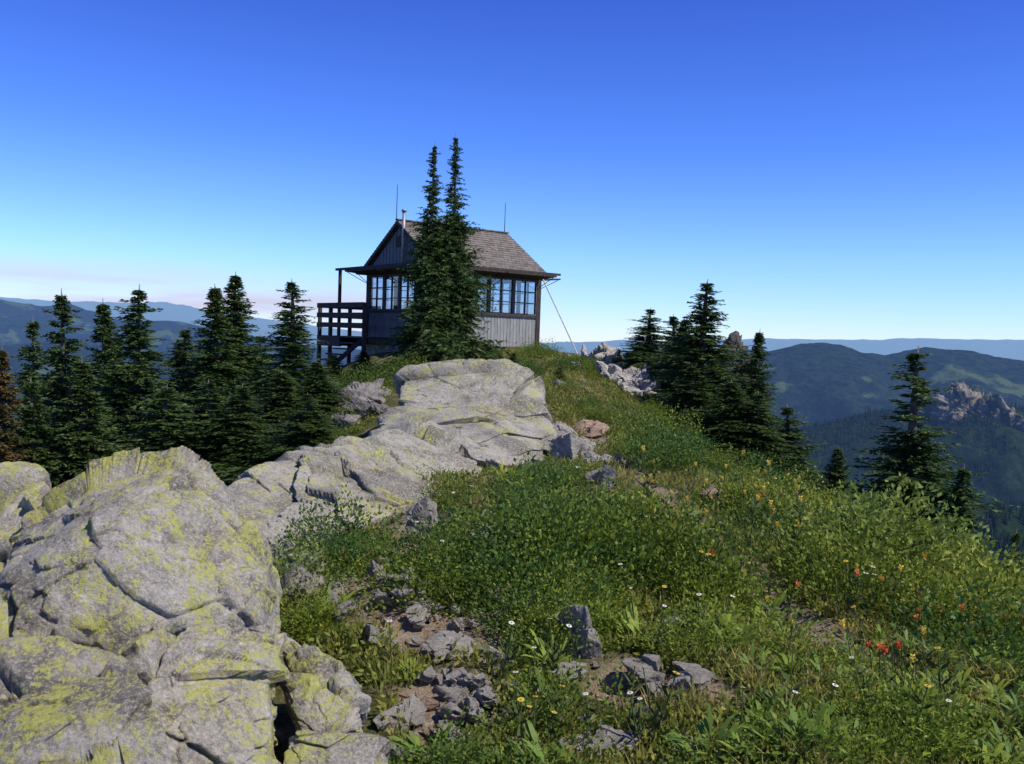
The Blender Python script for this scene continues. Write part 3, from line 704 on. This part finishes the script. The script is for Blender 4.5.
ridge('hills', [(-900,360),(0,345),(60,340),(150,352),(230,348),(330,368),(480,380),(1900,480)], 6000, 2500, 700, 200, 900, HM1, 3, jag=20)
ridge('hills', [(-900,420),(400,385),(540,362),(620,354),(690,350),(770,350),(795,344),(815,342),(840,344),(862,352),(885,356),(905,350),(925,347),(945,350),(975,352),(1024,361),(1100,352),(1900,420)], 5200, 2600, 800, 190, 900, HM1, 4, jag=22)
R2 = ridge('hills', [(-900,620),(600,500),(700,458),(790,432),(830,422),(870,412),(905,410),(935,400),(955,392),(968,391),(985,398),(1024,408),(1100,415),(1900,460)], 2300, 1100, 480, 90, 360, HM2, 5, jag=8)
R3 = ridge('hills', [(-900,700),(600,600),(700,540),(790,505),(850,492),(930,500),(1024,512),(1200,520),(1900,560)], 950, 420, 260, 45, 150, HM2, 6, jag=4)
def forest(n, seed):
    rg = np.random.default_rng(seed); Vs = []; Fs = []; c = 0
    for R, cnt, h0 in ((R2, n, 13), (R3, n//2, 11)):
        m_, nn, _ = R.shape; pxs = np.linspace(-900, 1900, nn); j0 = np.searchsorted(pxs, 560); j1 = np.searchsorted(pxs, 1250)
        i = rg.uniform(6, m_-1.01, cnt); j = rg.uniform(j0, j1, cnt); a = i.astype(int); b = j.astype(int); fa = (i-a)[:, None]; fb = (j-b)[:, None]
        p = (R[a, b]*(1-fa)+R[a+1, b]*fa)*(1-fb)+(R[a, b+1]*(1-fa)+R[a+1, b+1]*fa)*fb
        ok = fb2(p[:, 0]/90, p[:, 1]/90, 4, .5, 2.) > -.12; p = p[ok]; k_ = len(p)
        h = h0*rg.uniform(.5, 1.3, k_); r = h*.17
        for tier in range(2):
            z0 = h*(.02 if tier == 0 else .42); z1 = h*(.68 if tier == 0 else 1.05); rr_ = r*(1 if tier == 0 else .62); k = 6
            an = np.arange(k)*2*np.pi/k
            ring = np.stack([p[:, 0:1]+rr_[:, None]*np.cos(an), p[:, 1:2]+rr_[:, None]*np.sin(an), np.repeat((p[:, 2]+z0)[:, None], k, 1)], 2)
            top = p.copy(); top[:, 2] += z1
            V = np.concatenate([ring, top[:, None]], 1).reshape(-1, 3); q = np.arange(k_)[:, None, None]*(k+1)
            Fc = (q+np.array([[x, (x+1) % k, k] for x in range(k)])[None]).reshape(-1, 3); Vs.append(V); Fs.append(Fc+c); c += len(V)
    return np.concatenate(Vs), np.concatenate(Fs)
V, Fc = forest(26000, 4); t = NT('distant_forest'); g_ = t.n('ShaderNodeNewGeometry')
FM = t.done(painted_haze(t, t.bsdf(t.mix(g_.outputs['Random Per Island'], (.006, .018, .008), (.028, .050, .015)), .9, None, 0, .1)))
tag(link('distant_forest', mesh_np('distant_forest', V, Fc), FM), 'dark conifer forest covering the near mountain slopes on the right', 'forest', kind='stuff')
t = NT('crag'); v = t.pos(); n1 = t.noise(v, .03, 10, .7)
CM = t.done(painted_haze(t, t.bsdf(t.mix(t.ramp(n1, .43, .60), (.03, .04, .02), (.29, .24, .18)), .95, t.bump(n1, 1., 8.), 0, .1)))
for sd_, pts in ((13, [(932,402,2250),(950,388,2250),(962,380,2250),(978,390,2240),(998,408,2220),(1012,440,2180),(985,446,2150),(948,424,2200),(970,392,2350),(935,455,2250),(1000,470,2250)]),
                 (14, [(976,398,2200),(992,394,2190),(1022,416,2150),(1075,474,2120),(1010,476,2140),(1000,418,2280),(985,490,2200),(1060,500,2200)])):
    hull_rock('rock_crag', None, pts, CM, 6, 30, sd_, kind='structure', a1=1.5, a2=1.3)

# ------------------------------------------------------------------ cabin
WD = simple('weathered_dark_wood', (.030, .024, .020), (.075, .060, .048), 5, .85, .4, .006, stretch=(6, 6, 1))
WF = simple('grey_window_wood', (.06, .055, .05), (.13, .12, .11), 5, .85, .4, .006, stretch=(6, 6, 1))
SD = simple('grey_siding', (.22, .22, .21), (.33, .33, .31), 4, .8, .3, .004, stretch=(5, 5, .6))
GD = simple('siding_shade_tone', (.12, .125, .125), (.20, .205, .20), 4, .8, .3, .004, stretch=(5, 5, .6))  # darker copy of the siding, gable side shade put into its colour
ST = simple('grey_stone_foundation', (.14, .13, .12), (.30, .29, .27), 5, .9, .6, .02)
MT = simple('galvanised_metal', (.22, .225, .23), (.32, .325, .33), 4, .5, .1, .002, metal=.3)
WR = simple('pale_cable', (.55, .55, .53), (.65, .65, .62), 4, .6, .1, .002)
t = NT('cedar_shingles'); v = t.obj(); br = t.n('ShaderNodeTexBrick')
sx = t.n('ShaderNodeSeparateXYZ'); t.l(v, sx.inputs[0]); cx = t.n('ShaderNodeCombineXYZ'); t.l(sx.outputs[0], cx.inputs[0]); t.l(sx.outputs[2], cx.inputs[1])
t.l(cx.outputs[0], br.inputs['Vector']); br.inputs['Scale'].default_value = 1.; br.inputs['Brick Width'].default_value = .16; br.inputs['Row Height'].default_value = .09
br.inputs['Mortar Size'].default_value = .008; br.inputs['Color1'].default_value = (.215, .185, .155, 1); br.inputs['Color2'].default_value = (.125, .108, .09, 1); br.inputs['Mortar'].default_value = (.035, .03, .025, 1)
nn = t.noise(v, 6, 8, .7); c = t.mix(t.ramp(nn, .4, .65, 0, .6), br.outputs['Color'], (.25, .22, .185))
SH = t.done(t.bsdf(c, .9, t.bump(br.outputs['Fac'], -.5, .01), 0, .15))
t = NT('window_glass'); tr = t.n('ShaderNodeBsdfTransparent'); tr.inputs[0].default_value = (.78, .84, .90, 1)
gl = t.n('ShaderNodeBsdfGlossy'); gl.inputs['Roughness'].default_value = .05; gl.inputs[0].default_value = (.9, .9, .9, 1)
mx = t.n('ShaderNodeMixShader'); mx.inputs[0].default_value = .10; t.l(tr.outputs[0], mx.inputs[1]); t.l(gl.outputs[0], mx.inputs[2]); GLS = t.done(mx.outputs[0])
A38 = rad(38); Dn = 28.9; c0 = P(434, 300, Dn)
cab = empty('lookout_cabin', (c0.x, Dn, -.38), A38)
tag(cab, 'square grey fire lookout cabin with shingle gable roof and raised shutters', 'cabin')
W = 4.3
MB().box(-.03, W+.03, -.03, W+.03, -.9, -.02).build('foundation', ST, cab)
MB().box(.02, W-.02, .02, W-.02, -.02, .06).build('floor', WD, cab)
def side(k):
    if k == 0: return lambda a, o: (a, -o)
    if k == 1: return lambda a, o: (-o, a)
    if k == 2: return lambda a, o: (a, W+o)
    return lambda a, o: (W+o, a)
def sbox(mb, f, a0, a1, o0, o1, z0, z1):
    x0, y0 = f(a0, o0); x1, y1 = f(a1, o1); mb.box(min(x0, x1), max(x0, x1), min(y0, y1), max(y0, y1), z0, z1)
for x in (0, W-.14):
    for y in (0, W-.14): MB().box(x-.012, x+.152, y-.012, y+.152, 0, 2.46).build('corner_post', WD, cab)
for k in range(4):
    f = side(k); mb = MB(); sbox(mb, f, .14, W-.14, -.08, -.03, 0, 1.08)
    n = 30
    for i in range(n+1):
        a = .16+(W-.32)*i/n; sbox(mb, f, a-.014, a+.014, -.03, -.018, 0.0, 1.08)
    mb.build('siding', SD if k != 1 else GD, cab)  # wall on the gable side gets the siding with shade in its colour
    mb = MB(); sbox(mb, f, .14, W-.14, -.10, .02, 1.08, 1.16); mb.build('window_sill', WD, cab)
    mb = MB(); sbox(mb, f, .14, W-.14, -.10, .01, 2.36, 2.46); mb.build('wall_plate', WD, cab)
    nw = 4; ww = (W-.28)/nw
    for i in range(nw):
        a0 = .14+i*ww; a1 = a0+ww
        mb = MB(); sbox(mb, f, a0, a0+.06, -.09, 0, 1.16, 2.36); sbox(mb, f, a1-.06, a1, -.09, 0, 1.16, 2.36)
        sbox(mb, f, a0+.06, a1-.06, -.09, 0, 1.16, 1.21); sbox(mb, f, a0+.06, a1-.06, -.09, 0, 2.30, 2.36)
        sbox(mb, f, (a0+a1)/2-.028, (a0+a1)/2+.028, -.07, -.02, 1.21, 2.30)
        for z in (1.57, 1.94): sbox(mb, f, a0+.06, (a0+a1)/2-.028, -.06, -.03, z-.016, z+.016); sbox(mb, f, (a0+a1)/2+.028, a1-.06, -.06, -.03, z-.016, z+.016)
        w_ = mb.build('window', WF, cab); mb = MB(); sbox(mb, f, a0+.06, a1-.06, -.048, -.042, 1.21, 2.30); mb.build('pane', GLS, w_)
    ns = 2
    for i in range(ns):
        a0 = .05+i*(W-.1)/ns; a1 = a0+(W-.1)/ns-.04; mb = MB(); pts = []
        for (o_, z_) in ((.03, 2.38), (.92, 2.44), (.92, 2.495), (.03, 2.435)):
            x, y = f(a0, o_); pts.append((x, y, z_))
        x1, y1 = f(a1, 0); x0, y0 = f(a0, 0); mb.prism(pts, (x1-x0, y1-y0, 0)); sh = mb.build('shutter', WD, cab)
        for a in (a0+.1, a1-.1):
            x, y = f(a, .88); x2, y2 = f(a, .02); MB().tube([(x, y, 2.43), (x2, y2, 2.05)], .012, 5).build('prop', WD, sh)
MB().box(-.85, W+.1, -.90, -.84, 2.50, 2.57).build('shutter_rail', WD, cab)
MB().box(-.92, -.84, -.1, W+.6, 2.50, 2.58).build('shutter_rail', WD, cab)
MB().box(-.93, -.84, W+.25, W+.34, .25, 2.497).build('shutter_post', WD, cab)
zr, ze, ov = 4.03, 2.56, .10
for x0, x1 in ((.0, .05), (W-.05, W)):
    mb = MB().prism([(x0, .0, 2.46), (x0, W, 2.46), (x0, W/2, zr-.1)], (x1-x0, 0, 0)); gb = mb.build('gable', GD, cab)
    xs = x0-.02 if x0 == 0 else x1+.02
    bt = MB()
    for i in range(1, 20):
        y = W*i/20; top = 2.46+(zr-.1-2.46)*(1-abs(y-W/2)/(W/2)); bt.box(min(x0, xs), max(x1, xs), y-.014, y+.014, 2.47, top-.02)
    bt.build('batten', GD, gb)
    MB().box(min(xs-.02, xs), max(xs+.02, xs), W/2-.2, W/2+.2, 3.25, 3.6).build('vent', WD, gb)
for sgn in (0, 1):
    ys = (-ov if sgn == 0 else W+ov)
    mb = MB().prism([(-.12, ys, ze), (-.12, W/2, zr), (-.12, W/2, zr+.07), (-.12, ys, ze+.07)], (W+.24, 0, 0)); rf = mb.build('roof', SH, cab)
    cs = MB(); nc = 17
    for i in range(nc):
        u0, u1 = i/nc, (i+1)/nc; y0 = ys+(W/2-ys)*u0; y1 = ys+(W/2-ys)*u1; z0 = ze+(zr-ze)*u0+.072; z1 = ze+(zr-ze)*u1+.072
        cs.prism([(-.14, y0, z0), (-.14, y1, z1), (-.14, y1, z1+.004), (-.14, y0, z0+.03)], (W+.28, 0, 0))
    cs.build('shingles', SH, rf)
    for x in (-.14, W+.10): MB().prism([(x, ys, ze-.06), (x, W/2, zr-.06), (x, W/2, zr+.0), (x, ys, ze-.0)], (.04, 0, 0)).build('rake_board', WD, rf)
MB().box(-.16, W+.16, W/2-.08, W/2+.08, zr+.085, zr+.12).build('ridge_cap', SH, cab)
pp = MB().tube([(-.12, 1.75, 2.5), (-.12, 1.75, 4.35)], .055, 12); pp.tube([(-.12, 1.75, 4.35), (-.12, 1.75, 4.42)], .085, 12); pp.build('stove_pipe', MT, cab, True)
MB().tube([(-.1, W/2+.1, zr), (-.1, W/2+.1, zr+1.25)], [.016, .010], 6).build('antenna', WD, cab)
MB().tube([(W, W/2, zr), (W, W/2, zr+1.15)], [.016, .010], 6).build('antenna', WD, cab)
dk = MB()
x0, x1, y0, y1 = -1.0, 1.5, W+.02, W+1.75
for i in range(12):
    ya = y0+(y1-y0)*i/12; dk.box(x0, x1, ya, ya+(y1-y0)/12-.015, .2, .25)
dk.box(x0, x1, y1-.09, y1-.02, -.12, .197); dk.box(x0, x0+.07, y0, y1-.1, -.12, .197)
dk.box(x0, -.06, 2.6, y0-.02, .2, .25); deck = dk.build('deck', WD, cab)
for (x, y) in ((x0+.06, y1-.1), (x1-.06, y1-.1), (x0+.06, y0+.8), (x0+.06, 2.7), ((x0+x1)/2, y1-.1)):
    MB().box(x-.055, x+.055, y-.055, y+.055, -2.2, 1.38).build('deck_post', WD, cab)
for z in (.62, .96, 1.30):
    rl = MB().box(x0-.02, x1, y1-.045, y1-.005, z-.085, z+.085); rl.box(x0-.04, x0, 2.65, y1-.05, z-.085, z+.085); rl.build('railing', WD, cab)
sr = MB()
for i in range(5): sr.box(x0-.3-.26*i, x0-.04-.26*i, 2.75, 3.7, -.0-.19*i, .05-.19*i)
sr.prism([(x0-.04, 2.72, .2), (x0-1.4, 2.72, -.9), (x0-1.4, 2.72, -1.1), (x0-.04, 2.72, 0)], (0, .03, 0)); sr.build('stairs', WD, cab)
bpy.context.view_layer.update()
a = cab.matrix_world@Vector((W, 0, 2.4)); b = P(583, 352, 31.5); b.z = float(H(b.x, b.y)[0])
tag(MB().tube([a+Vector((.04, -.03, .05)), b], .022, 6).build('guy_wire', WR), 'straight pale guy cable running from the cabin roof corner down to the ground', 'cable')
for i_, (px_, py_, s) in enumerate(((345,372,1.),(365,368,1.2),(385,366,1.1),(405,362,1.),(332,385,1.),(530,362,.7),(360,385,1.1),(415,358,.9))):
    pt = P(px_, py_, 22); z = float(H(pt.x, 22)[0]); o = link('low_shrub', random.choice(low), None, None, (pt.x, 22, z)); o.scale = (s*1.3, s*1.3, s*1.3)
    tag(o, 'dense green shrub on the slope just below the cabin', 'shrub', 'shrubs below the cabin')

# ------------------------------------------------------------------ light
SV = Vector((.72, -.36, 1.0)).normalized()
sd = bpy.data.lights.new('sun', 'SUN'); sd.energy = 5.; sd.angle = rad(.5); sd.color = (1., .94, .84)
so = bpy.data.objects.new('sun', sd); COL.objects.link(so); so.rotation_euler = SV.to_track_quat('Z', 'Y').to_euler()
w = bpy.data.worlds.new('World'); SC.world = w; w.use_nodes = True; nt = w.node_tree; nt.nodes.clear()
sk = nt.nodes.new('ShaderNodeTexSky'); sk.sky_type = 'NISHITA'; sk.sun_disc = False; sk.sun_elevation = math.asin(SV.z); sk.sun_rotation = math.atan2(SV.x, SV.y)
sk.altitude = 1500; sk.air_density = 1.; sk.dust_density = .2; sk.ozone_density = 3.
tint = nt.nodes.new('ShaderNodeMix'); tint.data_type = 'RGBA'; tint.blend_type = 'MULTIPLY'; tint.inputs[0].default_value = 1.
nt.links.new(sk.outputs[0], tint.inputs[6])
tc = nt.nodes.new('ShaderNodeTexCoord'); mp = nt.nodes.new('ShaderNodeMapping'); mp.inputs['Scale'].default_value = (3, 3, 26); nt.links.new(tc.outputs['Generated'], mp.inputs[0])
nz = nt.nodes.new('ShaderNodeTexNoise'); nz.inputs['Scale'].default_value = 1.6; nz.inputs['Detail'].default_value = 8; nt.links.new(mp.outputs[0], nz.inputs['Vector'])
sx = nt.nodes.new('ShaderNodeSeparateXYZ'); nt.links.new(tc.outputs['Generated'], sx.inputs[0])
def mr(src, a, b, c=0., d=1.):
    o = nt.nodes.new('ShaderNodeMapRange'); o.interpolation_type = 'SMOOTHSTEP'; nt.links.new(src, o.inputs[0])
    for i, v in enumerate((a, b, c, d)): o.inputs[i+1].default_value = v
    return o.outputs[0]
def mm(a, b):
    o = nt.nodes.new('ShaderNodeMath'); o.operation = 'MULTIPLY'; nt.links.new(a, o.inputs[0]); nt.links.new(b, o.inputs[1]); return o.outputs[0]
cr = nt.nodes.new('ShaderNodeValToRGB'); nt.links.new(sx.outputs[2], cr.inputs[0]); e = cr.color_ramp.elements
e[0].position = 0.; e[0].color = (.49, .56, .76, 1); e[1].position = .40; e[1].color = (.155, .25, .75, 1)
for ps, cl in ((.09, (.40, .55, .85, 1)), (.20, (.25, .41, .86, 1)), (1., (.26, .32, .60, 1))):
    x_ = e.new(ps); x_.color = cl
sc2 = nt.nodes.new('ShaderNodeMix'); sc2.data_type = 'RGBA'; sc2.blend_type = 'MULTIPLY'; sc2.inputs[0].default_value = 1.; sc2.inputs[7].default_value = (2, 2, 2, 1)
nt.links.new(cr.outputs[0], sc2.inputs[6]); nt.links.new(sc2.outputs[2], tint.inputs[7])
band = mm(mm(mr(sx.outputs[2], .075, .028), mr(sx.outputs[0], .12, -.28, 0, 1)), mr(nz.outputs[0], .34, .58, .35, .9))
mx = nt.nodes.new('ShaderNodeMix'); mx.data_type = 'RGBA'; nt.links.new(band, mx.inputs[0]); nt.links.new(tint.outputs[2], mx.inputs[6]); mx.inputs[7].default_value = (5.4, 5.2, 6.7, 1)
bg = nt.nodes.new('ShaderNodeBackground'); bg.inputs[1].default_value = .12; nt.links.new(mx.outputs[2], bg.inputs[0])
wo = nt.nodes.new('ShaderNodeOutputWorld'); nt.links.new(bg.outputs[0], wo.inputs[0])
SC.view_settings.view_transform = 'Standard'; SC.view_settings.look = 'None'; SC.view_settings.exposure = 0
print('shrubs', cnt)
